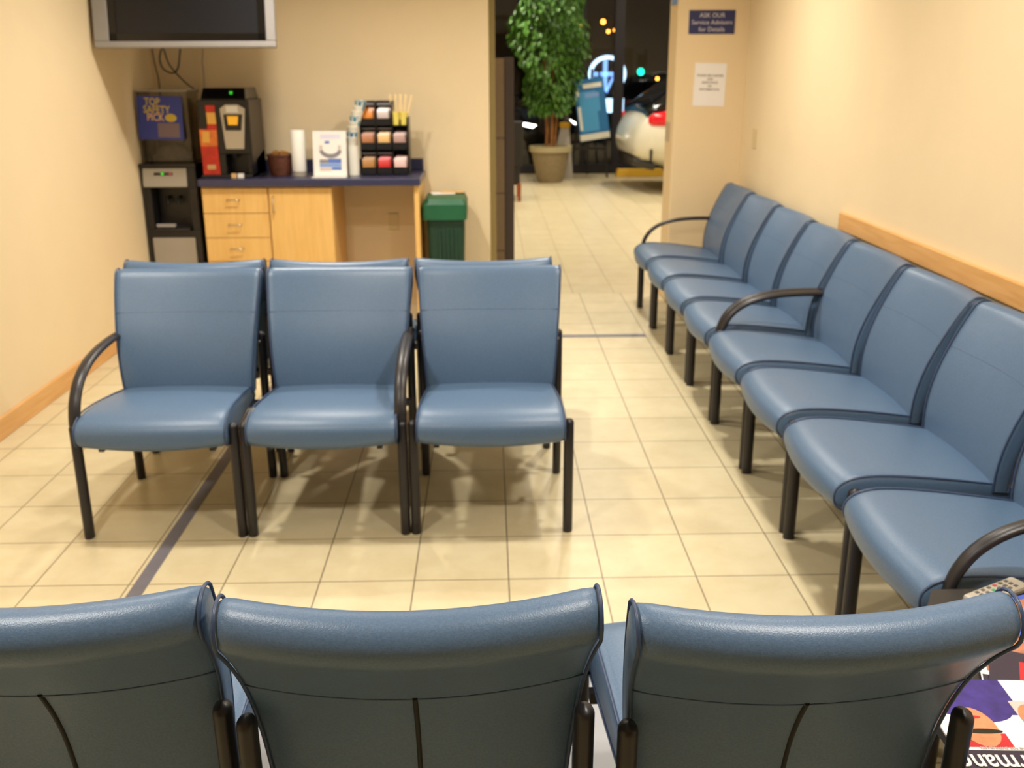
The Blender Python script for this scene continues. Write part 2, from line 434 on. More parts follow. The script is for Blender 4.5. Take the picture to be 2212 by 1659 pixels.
mb = MB().loft([seat_loop(u) for u in UC]); CM['seat'] = mb.mesh('seat', [M['vinyl']], 50)
def ring(mb, L, r):
    L = list(L); mb.tube(L+[L[0]], r, 6)
for s in (-1, 1):
    mb = MB(); ring(mb, back_loop(s*.985, 1.0), 0.0031); CM['bpipe%d' % s] = mb.mesh('piping', [M['piping']], 60)
    mb = MB(); ring(mb, seat_loop(s*.985, .99), 0.0031); CM['spipe%d' % s] = mb.mesh('piping', [M['piping']], 60)
US = [k/12-1 for k in range(25)]
def off(u, t, side, e=.0004):
    p = back_pt(u*.985, t, side); q = back_pt(u*.985, t, -side); return p+(p-q).normalized()*e
CM['seamr'] = MB().tube([off(u, .67+.03*u*u, 1) for u in US], .0016, 6).mesh('seam', [M['piping']], 60)
CM['seamf'] = MB().tube([off(u, .70, -1, -.0006) for u in US], .0012, 6).mesh('seam', [M['piping']], 60)
CM['zip'] = MB().tube([off(0, t/20*.66+.02, 1, .0002) for t in range(21)], .0042, 6).mesh('zipper', [M['zipper']], 60)
LXC = .27
CM['legf'] = MB().tube([(0, -.262, .004), (0, -.262, .15), (0, -.262, .30), (0, -.262, .41)], .0175, 12, 0, .021, (1, 0, 0), True).mesh('leg', [M['blackmetal']], 60)
CM['legr'] = MB().tube([(0, .272, .004), (0, .262, .15), (0, .256, .30), (0, .256, .45), (0, .262, .595)], .0165, 12, 0, .021, (1, 0, 0), True).mesh('leg', [M['blackmetal']], 60)
arm = [(-.262, .395), (-.258, .44), (-.243, .485), (-.212, .53), (-.165, .566), (-.105, .591), (-.03, .607), (.06, .615), (.16, .617), (.256, .612)]
CM['arm'] = MB().tube(cr([(0, y, z) for y, z in arm], 3), .0215, 12, 0, .0125, (1, 0, 0), True).mesh('armrest', [M['blackmetal']], 60)
CM['rail'] = MB().box(-.009, .009, -.26, .25, .322, .352).mesh('side_rail', [M['blackmetal']])
CM['bar'] = MB().box(-.262, .262, -.012, .012, .325, .350).mesh('crossbar', [M['blackmetal']])
CM['post_glint'] = MB().ball((0, 0, 0), .006, 8).mesh('post_glint', [M['chrome']], 60)  # added chrome bead standing in for the glint on the post's rounded top
def chair(x, y, rz, label, group, arms=''):
    t = thing('waiting_chair', label, 'chair', (x, y, 0), rz, group)
    st = place(CM['seat'], 'seat', t); [place(CM['spipe%d' % q], 'piping', st) for q in (-1, 1)]
    bk = place(CM['backrest'], 'backrest', t); [place(CM['bpipe%d' % q], 'piping', bk) for q in (-1, 1)]
    place(CM['seamr'], 'seam', bk); place(CM['seamf'], 'seam', bk); place(CM['zip'], 'zipper', bk)
    for s, c in ((-1, 'l'), (1, 'r')):
        place(CM['legf'], 'leg', t, 0, (s*LXC, 0, 0)); place(CM['legr'], 'leg', t, 0, (s*(LXC-.004), 0, 0))
        place(CM['rail'], 'side_rail', t, 0, (s*.19, 0, 0))
        place(CM['post_glint'], 'post_glint', t, 0, (s*(LXC-.006), .242, .578))
        if c in arms: place(CM['arm'], 'armrest', t, 0, (s*(LXC-.004), 0, 0))
    place(CM['bar'], 'crossbar', t, 0, (0, -.19, 0)); place(CM['bar'], 'crossbar', t, 0, (0, .2, 0))
    return t
g = 'chairs of the middle row facing the camera'
chair(-1.153, 3.442, 0, 'blue vinyl chair facing the camera with a black armrest, nearest the left wall', g, 'l')
chair(-.576, 3.442, 0, 'blue vinyl chair facing the camera, middle of its row of three, armrest on one side', g, 'r')
chair(0.001, 3.446, 0, 'armless blue vinyl chair facing the camera at the aisle end of its row', g)
g = 'chairs of the middle row facing the television'
chair(-1.185, 4.268, pi, 'blue chair facing the coffee counter, only its top showing behind the left chair', g)
chair(-.604, 4.268, pi, 'blue chair facing the coffee counter, only its top showing behind the centre chair', g)
chair(-.023, 4.268, pi, 'blue chair facing the coffee counter, only its top showing behind the aisle-end chair', g)
g = 'chairs along the right wall'
ordn = ['blue chair with an armrest beside the pier, far end of the right wall row', 'second blue chair from the far end of the row along the right wall', 'third blue chair from the far end of the row along the right wall',
        'fourth blue chair from the far end of the right wall, armrest on near side', 'fifth blue chair from the far end of the right wall, armrest on far side', 'sixth blue chair from the far end along the right wall, below the wooden rail',
        'seventh blue chair from the far end along the right wall, second nearest the table', 'nearest blue chair along the right wall, armrest beside the magazine table']
arms = ['l', '', '', 'r', 'l', '', '', 'r']
for i in range(8):
    chair(1.306, 6.357-.588*i, -pi/2, ordn[i], g, arms[i])
g = 'chairs in the foreground seen from behind'
chair(-.705, 1.605, pi+radians(1.2), 'blue chair seen from behind in the foreground, cut by the left edge of the picture', g)
chair(-.128, 1.58, pi+radians(1.5), 'blue chair seen from behind in the centre of the foreground', g)
chair(.466, 1.55, pi+radians(1.7), 'blue chair seen from behind in the right foreground beside the magazines', g)

# ------------------------------------------------------------------ corner table with magazines and remote
t = thing('side_table', 'low dark corner table under the magazines and the remote control', 'table', (0, 0, 0))
TZ = .455
mb = MB(); pts = []
pts = [(x, y, TZ-.03) for x, y in ((.90, 1.10), (1.52, 1.10), (1.64, 1.22), (1.64, 1.82), (1.52, 1.94), (.99, 1.94), (.80, 1.62), (.80, 1.22))]
mb.poly(pts, (0, 0, .03)).build('table_top', M['table'], t, 30, .003)
for x in (1.0, 1.55):
    for y in (1.17, 1.87):
        MB().tube([(x, y, .002), (x, y, TZ-.03)], .02, 12).build('leg', M['blackmetal'], t, 40)
def blk(mb, x0, x1, y0, y1, mi, z=0, h=.0004):
    mb.box(x0, x1, y0, y1, z, z+h, mi)
def magazine(x, y, z, rz, label, mats, art, h=.005, w=.205, l=.27, tilt=0):
    "local frame: spine along x=0, cover facing up, top of the cover towards +y"
    t = thing('magazine', label, 'magazine', (x, y, z), rz, 'magazines on the corner table')
    MB().box(-w/2+.001, w/2-.002, -l/2+.001, l/2-.001, 0, h).build('pages', M['pages'], t)
    mb = MB(); mb.box(-w/2, w/2, -l/2, l/2, h, h+.0006, 0); mb.box(-w/2-.0006, -w/2, -l/2, l/2, 0, h+.0006, 0)
    for a in art:
        if len(a) == 5: blk(mb, a[0], a[1], a[2], a[3], a[4], h+.0006, .0003+.0001*a[4])
        else:
            cx, cy, rx, ry, mi, k = a
            mb.poly([(cx+rx*cos(2*pi*i/24), cy+ry*sin(2*pi*i/24), h+.0006) for i in range(24)], (0, 0, .0003+.0001*k), mi)
    mb.build('cover', [M[q] for q in mats], t)
    return t
# lower ones first
magazine(.95, 1.30, TZ+.001, pi+radians(-3), 'cyan and red magazine at the bottom of the pile, nearest the camera', ['covercyan', 'coverred', 'coverwhite', 'covernavy'],
         [(-.02, .06, .085, .11, 1), (-.015, .055, .092, .103, 2), (-.1, -.06, .06, .12, 3), (-.1, .1, -.13, -.02, 2)])
magazine(1.09, 1.58, TZ+.001, pi/2+radians(62), 'white and brown magazine half hidden under the other magazines', ['coverwhite', 'coverbrown', 'covernavy', 'coverred'],
         [(-.09, .09, -.12, .06, 1), (-.09, .06, .08, .12, 2), (0, .09, .07, .09, 3)])
magazine(1.065, 1.66, TZ+.008, pi/2+radians(70), 'white magazine with a brown picture below the blue one', ['coverwhite', 'coverbrown', 'covernavy', 'coverred'],
         [(-.09, .09, -.10, .09, 1), (-.1, .1, .105, .125, 2)])
magazine(1.17, 1.735, TZ+.015, pi+radians(18), 'blue glossy magazine at the far end of the pile', ['coverblue', 'coverbrown', 'coverpurple', 'coverwhite'],
         [(-.09, .05, -.12, -.03, 1), (-.1, .1, .02, .09, 2), (-.1, .1, .095, .11, 3)])
magazine(1.02, 1.51, TZ+.015, pi/2+radians(64), 'dark magazine with a white spine edge beside the racing driver cover', ['covernavy', 'coverwhite', 'coverred', 'greyprint'],
         [(-.1, .1, .10, .13, 1), (-.05, .05, -.1, .08, 2), (-.1, -.06, -.13, .09, 3)])
pm = magazine(.878, 1.42, TZ+.0225, pi+radians(-3), 'racing magazine lying upside down with a sunglasses portrait and big white title', ['coverwhite', 'covernavy', 'coverpurple', 'skin', 'coverred', 'black2', 'packg'],
         [(-.1025, .1025, .066, .135, 1), (-.055, .078, -.135, -.03, 2), (.02, -.04, .058, .032, 2, 1), (.0, .082, .022, .058, 4), (.04, .004, .034, .054, 3, 7), (.035, .017, .033, .0065, 5, 12), (.038, -.022, .014, .004, 4, 12),
          (-.07, -.02, .024, .04, 3, 9), (-.1025, -.045, -.07, -.03, 6), (-.07, .012, .026, .014, 5, 13)], h=.006)
lettering(pm, 'performance', .062, M['coverwhite'], (.012, .098, .0079), (0, 0, 0), sx=.72, bold=.0008)
lettering(pm, 'THE MAGAZINE FOR ENTHUSIASTS', .0075, M['packg'], (.0, .061, .0079), (0, 0, 0))
t = thing('remote_control', 'light grey remote control with small buttons on the dark corner table', 'remote control', (1.115, 1.90, TZ), radians(-62))
MB().box(-.024, .024, -.085, .085, 0, .02).build('shell', M['remote'], t, None, .007)
for r in range(6):
    for c in range(3):
        m = M['greenbtn'] if (r, c) == (2, 1) else M['redbtn'] if (r, c) == (3, 0) else M['button']
        MB().box(-.016+c*.012, -.009+c*.012, -.055+r*.02, -.046+r*.02, .0195, .0215).build('button', m, t)

# ------------------------------------------------------------------ television and cables
tv = thing('television', 'flat television with silver frame mounted on an arm above the coffee counter', 'television', (-1.675, 5.80, 1.70))
tv.rotation_euler = (radians(-7), 0, 0)
mb = MB(); HW, HH = .5, .62
mb.poly([(-HW, 0, 0), (HW, 0, 0), (HW, .05, .0), (-HW, .05, 0)], (0, 0, .034)).poly([(-HW, 0, HH-.03), (HW, 0, HH-.03), (HW, .05, HH-.03), (-HW, .05, HH-.03)], (0, 0, .03))
mb.box(-HW, -HW+.083, 0, .05, .034, HH-.03).box(HW-.052, HW, 0, .05, .034, HH-.03)
mb.build('frame', M['silver'], tv, None, .006)
mb = MB(); x0, x1, z0, z1 = -HW+.083, HW-.052, .034, HH-.03
mb.box(x0, x1, .006, .04, z0, z0+.042).box(x0, x1, .006, .04, z1-.04, z1).box(x0, x0+.042, .006, .04, z0, z1).box(x1-.042, x1, .006, .04, z0, z1)
mb.build('bezel', M['black2'], tv)
MB().box(x0+.04, x1-.04, .012, .04, z0+.04, z1-.038).build('screen', M['screen'], tv)
MB().box(-HW+.015, HW-.015, .045, .11, .015, HH-.015).build('rear_housing', M['black'], tv, None, .012)
MB().box(-.2, .2, .11, .14, .12, .5).build('mount_plate', M['blackmetal'], tv)
MB().box(-.03, .03, .14, .97, .27, .33).build('wall_arm', M['blackmetal'], tv)
MB().box(-.15, .15, .962, .985, .30, .55).build('wall_plate', M['blackmetal'], tv)
def cable(px, Y0, Y1, r, m, label):
    n = len(px); P = [at(u, v, Y0+(Y1-Y0)*i/(n-1)) for i, (u, v) in enumerate(px)]
    tag(MB().tube(cr(P, 5), r, 8).build('cable', m, None, 60), label, 'cable', 'cables below the television')
cable([(392, 70), (388, 120), (384, 148), (372, 158), (352, 148), (345, 125), (352, 104), (366, 140), (398, 176), (428, 198)], 6.5, 6.72, .005, M['black'], 'looped black cable running from the television down to the coffee machine')
cable([(326, 70), (329, 110), (336, 145), (343, 175), (348, 232)], 6.6, 6.77, .004, M['black'], 'straight thin dark cable hanging behind the blue poster on the cooler')
cable([(436, 70), (438, 110), (437, 135), (440, 165), (441, 205)], 6.77, 6.77, .004, M['greypanel'], 'grey cable running down the wall above the coffee machine')
cable([(306, 70), (304, 106), (298, 150), (289, 195), (287, 240)], 6.77, 6.77, .005, M['cablew'], 'pale cable in the room corner left of the cooler poster')

# ------------------------------------------------------------------ coffee counter
CT = .932
t = thing('base_cabinet', 'maple base cabinet with a stack of drawers beside the water cooler', 'cabinet', (0, 0, 0))
MB().box(-1.80, -1.387, 6.29, 6.79, .10, .885).box(-1.80, -1.387, 6.37, 6.79, 0, .10, 1).build('body', [M['maple'], M['toe']], t)
zz = [.105, .262, .412, .562, .717, .875]
for i in range(5):
    d = MB().box(-1.798, -1.389, 6.27, 6.29, zz[i]+.002, zz[i+1]-.002).build('drawer', M['maple'], t, None, .002)
    zc = (zz[i]+zz[i+1])/2+.008
    MB().tube([(-1.642, 6.27, zc), (-1.642, 6.24, zc), (-1.566, 6.24, zc), (-1.566, 6.27, zc)], .0045, 8).build('handle', M['steel'], d, 60)
t = thing('base_cabinet', 'maple base cabinet with one door between the drawers and the open knee space', 'cabinet', (0, 0, 0))
MB().box(-1.383, -.985, 6.29, 6.79, .10, .885).box(-1.383, -.985, 6.37, 6.79, 0, .10, 1).build('body', [M['maple'], M['toe']], t)
d = MB().box(-1.381, -.987, 6.27, 6.29, .107, .873).build('door', M['maple'], t, None, .002)
MB().tube([(-1.353, 6.27, .725), (-1.353, 6.24, .725), (-1.353, 6.24, .822), (-1.353, 6.27, .822)], .0045, 8).build('handle', M['steel'], d, 60)
tag(MB().box(-.468, -.437, 6.27, 6.79, 0, .885).build('end_panel', M['maple'], None, None, .002), 'narrow maple end panel holding up the counter beside the green bin', 'panel')
t = thing('countertop', 'navy laminate countertop running above the maple cabinets', 'countertop', (0, 0, 0))
MB().box(-1.81, -.425, 6.235, 6.797, .887, CT).build('slab', M['navy'], t, None, .006)
MB().box(-1.81, -.437, 6.777, 6.797, CT, 1.008).build('backsplash', M['navy'], t, None, .004)
tag(MB().box(-.69, -.62, 6.793, 6.8, .525, .64).build('outlet', M['plate'], None, None, .002), 'ivory wall outlet in the knee space under the counter', 'outlet')

# water cooler
t = thing('water_cooler', 'black and silver water cooler in the corner beside the drawers', 'water cooler', (0, 0, 0))
cx0, cx1, cy0, cy1 = -2.185, -1.845, 6.33, 6.68
mb = MB().box(cx0, cx1, cy0+.012, cy1, .02, .60).box(cx0, cx1, cy0+.012, cy1, .87, 1.0).box(cx0, cx0+.05, cy0+.012, cy1, .60, .87).box(cx1-.05, cx1, cy0+.012, cy1, .60, .87).box(cx0+.05, cx1-.05, cy0+.14, cy1, .60, .87)
mb.build('body', M['black'], t, None, .004)
MB().box(cx0-.008, cx1+.008, cy0, cy1+.004, .998, 1.022).build('top_rim', M['black2'], t, None, .006)
p = MB().poly([(cx0+.012, cy0+.002, .992), (cx1-.055, cy0+.002, .992), (cx1-.055, cy0-.012, .878), (cx0+.012, cy0-.012, .878)], (0, .02, 0)).build('control_panel', M['greypanel'], t, None, .003)
mb = MB(); mb.box(-2.10, -1.985, cy0-.007, cy0+.0, .951, .967, 0).box(-2.055, -2.04, cy0-.008, cy0, .953, .966, 1).box(-2.005, -1.99, cy0-.008, cy0, .953, .966, 2)
mb.build('indicator_strip', [M['black'], M['greenled'], M['redbtn']], p)
MB().poly([(cx0+.03, cy0-.002, .555), (cx1-.04, cy0-.002, .555), (cx1-.04, cy0-.002, .06), (cx0+.03, cy0-.002, .06)], (0, .015, 0)).build('door', M['greypanel'], t, None, .004)
MB().box(-2.13, -1.91, cy0-.005, cy0+.14, .60, .615).build('drip_tray', M['blackmetal'], t, None, .003)
MB().box(-2.12, -2.0, cy0-.004, cy0+.013, .625, .645).build('badge', M['silver'], t, None, .002)
for x in (-2.06, -1.99):
    MB().tube([(x, cy0+.14, .80), (x, cy0+.09, .80), (x, cy0+.085, .76)], .011, 10).build('tap', M['black2'], t, 50)

t = thing('clear_bin', 'clear plastic bin standing on top of the water cooler', 'bin', (0, 0, 0))
b0, b1, c0, c1 = -2.165, -1.87, 6.40, 6.62
def rect(x0, x1, y0, y1, z): return [(x0, y0, z), (x1, y0, z), (x1, y1, z), (x0, y1, z)]
mb = MB(); mb.loft([rect(b0, b1, c0, c1, 1.023), rect(b0-.012, b1+.004, c0-.012, c1+.012, 1.46)], cap=False)
mb.loft([rect(b0+.004, b1-.004, c0+.004, c1-.004, 1.027), rect(b0-.008, b1+.0, c0-.008, c1+.008, 1.46)], cap=False)
mb.add(rect(b0, b1, c0, c1, 1.023), [(0, 1, 2, 3)]).add(rect(b0+.004, b1-.004, c0+.004, c1-.004, 1.027), [(0, 1, 2, 3)])
mb.build('walls', M['binplastic'], t)
MB().tube([(*p[:2], 1.46) for p in rect(b0-.012, b1+.004, c0-.012, c1+.012, 0)]+[(b0-.012, c0-.012, 1.46)], .006, 6).build('rim', M['greypanel'], t)
mb = MB(); random.seed(5)
loops = []
for i in range(9):
    a = i/8; r = .11*sqrt(max(.02, 1-a*a))
    loops.append([(-2.02+1.1*r*cos(2*pi*k/18)*(1+.15*random.uniform(-1, 1)), 6.51+.7*r*sin(2*pi*k/18)*(1+.1*random.uniform(-1, 1)), 1.03+.10*a+.008*random.uniform(-1, 1)*(a > 0)) for k in range(18)])
tag(mb.loft(loops).build('plastic_bag', M['greybag'], None, 180), 'crumpled grey plastic bag lying inside the clear bin', 'bag')
ps = thing('poster_card', 'royal blue card with yellow words on the clear bin', 'poster', (-2.037, 6.372, 1.297), 0)
ps.rotation_euler = (radians(-1.5), radians(1.5), 0)
MB().box(-.138, .138, 0, .003, -.132, .132).build('card', M['poster'], ps)
MB().box(-.02, .115, -.001, 0, -.118, -.03).build('panel', M['taupe'], ps)
for s_, x, z, m in (('TOP', -.045, .095, 'yellowink'), ('SAFETY', -.02, .048, 'yellowink'), ('PICK', -.03, .002, 'packt')):
    lettering(ps, s_, .062, M[m], (x, -.0006, z), sx=.8, bold=.001)
MB().poly([(.065+.036*cos(2*pi*k/20), -.0012, .002+.024*sin(2*pi*k/20)) for k in range(20)], (0, .0012, 0)).build('seal', M['yellowink'], ps)

# coffee machine
t = thing('coffee_machine', 'tall black coffee machine with orange panel and silver front on the counter', 'coffee machine', (0, 0, 0))
x0, x1, y0, y1 = -1.795, -1.485, 6.32, 6.74
mb = MB().box(x0, x1, y0+.02, y1, 1.08, 1.405).box(x0, x0+.15, y0+.02, y1, CT, 1.08).box(x1-.02, x1, y0+.02, y1, CT, 1.08).box(x0, x1, y0+.15, y1, CT, 1.08).box(x0, x1, y0-.02, y1, CT, CT+.022)
mb.build('body', M['black'], t, None, .004)
MB().poly([(x1, y0+.03, CT+.08), (x1, y1-.01, CT+.16), (x1, y1-.04, 1.40), (x1, y0+.04, 1.40)], (.004, 0, 0)).build('side_panel', M['brownblack'], t)
MB().loft([rect(x0+.02, x1-.01, y0+.03, y1-.03, 1.405), rect(x0+.03, x1-.02, y0+.07, y1-.05, 1.475)]).build('hopper', M['black2'], t, None, .006)
mb = MB(); fy = y0+.012
def fq(mb, pts, mi, d=.008, m2=0): mb.poly([at(u, v, fy-m2) for u, v in pts], (0, d, 0), mi)
fq(mb, [(443, 228), (463, 228), (464, 243), (445, 243)], 0); fq(mb, [(445, 243), (464, 243), (467, 268), (448, 268)], 2)
fq(mb, [(448, 268), (467, 268), (468, 281), (430, 281), (430, 279), (448, 279)], 0); fq(mb, [(430, 281), (468, 281), (470, 316), (434, 316)], 1)
fq(mb, [(437, 284), (452, 284), (453, 308), (438, 308)], 2, .008, .001)
fq(mb, [(434, 316), (470, 316), (477, 380), (441, 380)], 0); fq(mb, [(448, 356), (466, 356), (467, 366), (449, 366)], 3, .008, .001)
mb.build('graphic_panel', [M['red'], M['orange'], M['amber'], M['packt']], t)
mb = MB()
fq(mb, [(474, 235), (486, 226), (512, 226), (528, 235), (527, 322), (488, 322)], 0, .012, .006)
mb.build('front_panel', M['panelsilver'], t, None, .003)
mb = MB(); fq(mb, [(482, 247), (523, 247), (521, 282), (487, 282)], 0, .004, .009); mb.build('display_frame', M['black2'], t)
mb = MB(); fq(mb, [(490, 251), (514, 251), (513, 270), (493, 270)], 0, .004, .011); mb.build('display', M['display'], t)
mb = MB(); fq(mb, [(487, 229), (512, 229), (514, 243), (488, 243)], 0, .004, .009); mb.build('cup_graphic', M['white'], t)
MB().box(x0+.20, x0+.216, y0+.048, y0+.06, CT+.505, CT+.522).build('indicator', M['greenled'], t)
MB().tube([(x0+.19, y0+.09, 1.085), (x0+.19, y0+.09, 1.05)], .014, 10).build('spout', M['blackmetal'], t, 50)
mb = MB(); mb.box(x0+.185, x0+.218, y0-.023, y0-.02, CT+.002, CT+.03, 0).box(x0+.225, x0+.262, y0-.023, y0-.02, CT+.002, CT+.03, 1)
mb.build('badge', [M['packt'], M['white']], t)

# basket, roll, flyer stand
t = thing('wicker_basket', 'small dark brown wicker basket beside the coffee machine', 'basket', (-1.335, 6.47, CT))
MB().lathe([(.001, .003), (.062, .003), (.075, .07), (.08, .125), (.072, .125), (.066, .06), (.055, .012), (.001, .012)], n=24).build('bowl', M['wicker'], t, 60)
MB().tube([(.078*cos(a), .078*sin(a), .128) for a in [2*pi*k/24 for k in range(25)]], .008, 8).build('rim', M['wicker'], t, 60)
for s_ in range(5):
    a = s_*1.25; tag(MB().box(-.022, .022, -.004, .004, -.03, .03).build('sugar_packet', M['packk'], None, None, .001, (-1.335+.03*cos(a), 6.47+.03*sin(a), CT+.125), (.3*sin(a), .25*cos(a), a)), 'small brown packet sticking out of the wicker basket', 'packet', 'packets in the wicker basket')
t = thing('paper_roll', 'tall white paper roll standing on a clear foot on the counter', 'paper roll', (-1.206, 6.43, CT))
MB().lathe([(.014, .03), (.045, .03), (.046, .034), (.046, .281), (.044, .285), (.014, .285), (.014, .03)], n=28).build('roll', M['white'], t, 40)
MB().lathe([(.001, .001), (.047, .001), (.047, .028), (.001, .028)], n=28).build('foot', M['greypanel'], t, 40)
t = thing('flyer_stand', 'clear acrylic stand holding a white flyer on the counter', 'sign', (-1.0, 6.36, CT), 0)
t.rotation_euler = (0, 0, radians(-2))
def leant(o): o.rotation_euler = (radians(-8), 0, 0); return o
leant(MB().box(-.108, .108, -.002, .002, .003, .285).build('acrylic_sheet', M['acrylic'], t))
MB().box(-.108, .108, -.075, .02, .001, .004).build('acrylic_foot', M['white'], t)  # clear foot coloured white to carry its bright reflection
fl = leant(MB().box(-.106, .106, -.004, -.0022, .006, .283).build('flyer', M['paper'], t))
mb = MB()
mb.box(-.058, .07, -.0048, -.004, .235, .262, 0).box(-.03, .0, -.0048, -.004, .205, .222, 1)
n = 16
for k in range(n):
    a0 = pi*(1.05+.9*k/n); a1 = pi*(1.05+.9*(k+1)/n)
    mb.poly([(.005+.072*cos(a0), -.004, .17+.055*sin(a0)), (.005+.072*cos(a1), -.004, .17+.055*sin(a1)), (.005+.05*cos(a1), -.004, .172+.03*sin(a1)), (.005+.05*cos(a0), -.004, .172+.03*sin(a0))], (0, -.0008, 0), 2)
mb.box(-.066, -.045, -.0048, -.004, .165, .195, 4).box(.052, .072, -.0048, -.004, .165, .195, 4)
mb.box(-.066, -.01, -.0048, -.004, .085, .108, 2).box(-.01, .072, -.0048, -.004, .085, .112, 1).box(-.066, .072, -.0048, -.004, .062, .083, 3).box(.01, .072, -.0048, -.004, .042, .06, 1).box(-.066, .008, -.0048, -.004, .036, .06, 4)
mb.build('print', [M['lilac'], M['midblue'], M['greyprint'], M['sky'], M['packg']], fl)

# cups: white sleeve with blue and white cups nested on top
t = thing('cup_sleeve', 'tall white cup sleeve standing at the left side of the black organizer', 'cup dispenser', (-.868, 6.47, CT))
MB().lathe([(.001, .001), (.042, .001), (.040, .185), (.036, .185), (.036, .01), (.001, .01)], n=24).build('sleeve', M['cupwhite'], t, 40)
for k in range(8):
    z = CT+.178+k*.032; lean = .004*k+.0006*k*k
    c = MB().lathe([(.001, 0), (.028, 0), (.036, .055), (.038, .058), (.036, .061), (.033, .055), (.026, .006), (.001, .006)], n=20)
    c.m = [1 if (k % 3 == 1 and i % 3) else 0 for i in range(len(c.f))]
    nm = ['lowest', 'second', 'third', 'fourth', 'fifth', 'sixth', 'seventh', 'topmost'][k]
    tag(c.build('paper_cup', [M['cupwhite'], M['cupblue']], None, 50, 0, (-.872+lean*1.1, 6.47, z), (0, radians(2+k*.9), 0)), nm+' paper cup in the leaning stack above the white sleeve', 'cup', 'paper cups in the stack')

# condiment organizer
t = thing('condiment_organizer', 'black condiment organizer with rows of pockets at the right end of the counter', 'organizer', (0, 0, 0))
ox = [-.815, -.715, -.61, -.512]; oy0, oy1 = 6.44, 6.66
mb = MB().box(ox[0], ox[2], oy1-.012, oy1, CT, 1.39).box(ox[2], ox[3], oy1-.012, oy1, CT, 1.27)
for i, x in enumerate(ox): mb.box(x-.004, x+.004, oy0+.05, oy1, CT, 1.39 if i < 3 else 1.29)
mb.build('frame', M['black'], t, None, .002)
oz = [CT, 1.085, 1.235]
for c in range(3):
    for r in range(3):
        z = oz[r]
        h = .05 if c < 2 or r < 2 else .002
        MB().box(ox[c]+.004, ox[c+1]-.004, oy0+.02*r, oy0+.006+.02*r, z, z+h).box(ox[c]+.004, ox[c+1]-.004, oy0+.02*r, oy1-.012, z, z+.006).build('pocket', M['black'], t)
        if c < 2: MB().box(ox[c]+.008, ox[c+1]-.008, oy0+.05+.02*r, oy1-.012, z+.128, z+.14).build('shelf_lip', M['greyprint'], t)
pk = {(0, 2): ('packo', 'orange'), (1, 2): ('packg', 'pale grey'), (0, 1): ('packb', 'brown'), (1, 1): ('packt', 'tan'), (0, 0): ('packk', 'kraft brown'), (1, 0): ('packr', 'red'), (2, 1): ('packm', 'mauve'), (2, 0): ('packp', 'pink')}
rn = ['bottom', 'middle', 'top']; cn = ['left', 'centre', 'right']
for (c, r), (m, cname) in pk.items():
    for k in range(3):
        x = (ox[c]+ox[c+1])/2; h = .056+.004*k
        mb = MB(); w = .036
        mb.loft([[(-w, -.001, 0), (w, -.001, 0), (w, .001, 0), (-w, .001, 0)], [(-w, -.009, .03), (w, -.009, .03), (w, .006, .03), (-w, .006, .03)], [(-w, -.008, h*1.4), (w, -.008, h*1.4), (w, .005, h*1.4), (-w, .005, h*1.4)], [(-w, -.001, h*1.75), (w, -.001, h*1.75), (w, .001, h*1.75), (-w, .001, h*1.75)]])
        tag(mb.build('condiment_packet', M[m], None, 60, 0, (x+.002*(k-1), oy0+.02*r+.022+.022*k, oz[r]+.0075), (radians(-7), radians(3*(k-1)), 0)), '%s packet in the %s pocket of the %s column of the organizer' % (cname, rn[r], cn[c]), 'packet', '%s packets in the organizer' % cname)
for i, x in enumerate((-.588, -.536)):
    tag(MB().lathe([(.001, 0), (.019, 0), (.0265, .075), (.028, .078), (.0265, .08), (.024, .075), (.017, .004), (.001, .004)], n=20).build('yellow_cup', M['yellowcup'], None, 50, 0, (x, oy0+.075, oz[2]+.0065)), ['left', 'right'][i]+' yellow cup of stir sticks on top of the organizer', 'cup', 'yellow stick cups')
    for k in range(3):
        a = [(-.16, .05), (.02, .12), (.19, .03)][k] if i == 0 else [(-.10, .12), (.08, .1), (.28, .04)][k]
        tag(MB().box(-.0065, .0065, -.0015, .0015, 0, .185).build('stir_stick', M['stick'], None, None, 0, (x+(k-1)*.004, oy0+.075+.004*(k-1), oz[2]+.012), (-a[1]*.5, a[0], 0)), 'pale wooden stir stick standing in the %s yellow cup' % ['left', 'right'][i], 'stir stick', 'stir sticks in the %s yellow cup' % ['left', 'right'][i])

# bin
t = thing('trash_bin', 'green plastic bin with a lid standing right of the counter', 'bin', (0, 0, 0))
def rr(x0, x1, y0, y1, z, r=.03, n=4):
    P = []
    for cx, cy, a0 in ((x1-r, y1-r, 0), (x0+r, y1-r, 90), (x0+r, y0+r, 180), (x1-r, y0+r, 270)):
        for k in range(n+1):
            a = radians(a0+90*k/n); P.append((cx+r*cos(a), cy+r*sin(a), z))
    return P
MB().loft([rr(-.375, -.175, 6.37, 6.68, .002), rr(-.40, -.155, 6.34, 6.72, .70)]).build('body', M['greendark'], t, 40)
MB().loft([rr(-.425, -.14, 6.315, 6.735, .66), rr(-.425, -.14, 6.315, 6.735, .755), rr(-.405, -.155, 6.34, 6.71, .79), rr(-.37, -.18, 6.40, 6.66, .80)]).build('lid', M['green'], t, 30)
MB().box(-.345, -.215, 6.36, 6.375, .757, .785).build('lid_grip', M['greendark'], t, None, .004)
for i in range(4):
    MB().box(-.375+.052*i, -.36+.052*i, 6.332, 6.36, .06, .60).build('rib', M['greendark'], t, None, .003) if i in (1, 2, 3) else None
for k, (x, y, r_, m, lb) in enumerate(((-.30, 6.55, .2, 'paper', 'white paper lying on top of the green bin lid'), (-.235, 6.60, -.15, 'packt', 'tan paper lying on top of the green bin lid'))):
    tag(MB().box(-.075, .075, -.055, .055, 0, .004).build('paper_sheet', M[m], None, None, 0, (x, y, .801+.005*k), (0, 0, r_)), lb, 'paper', 'papers on the bin')

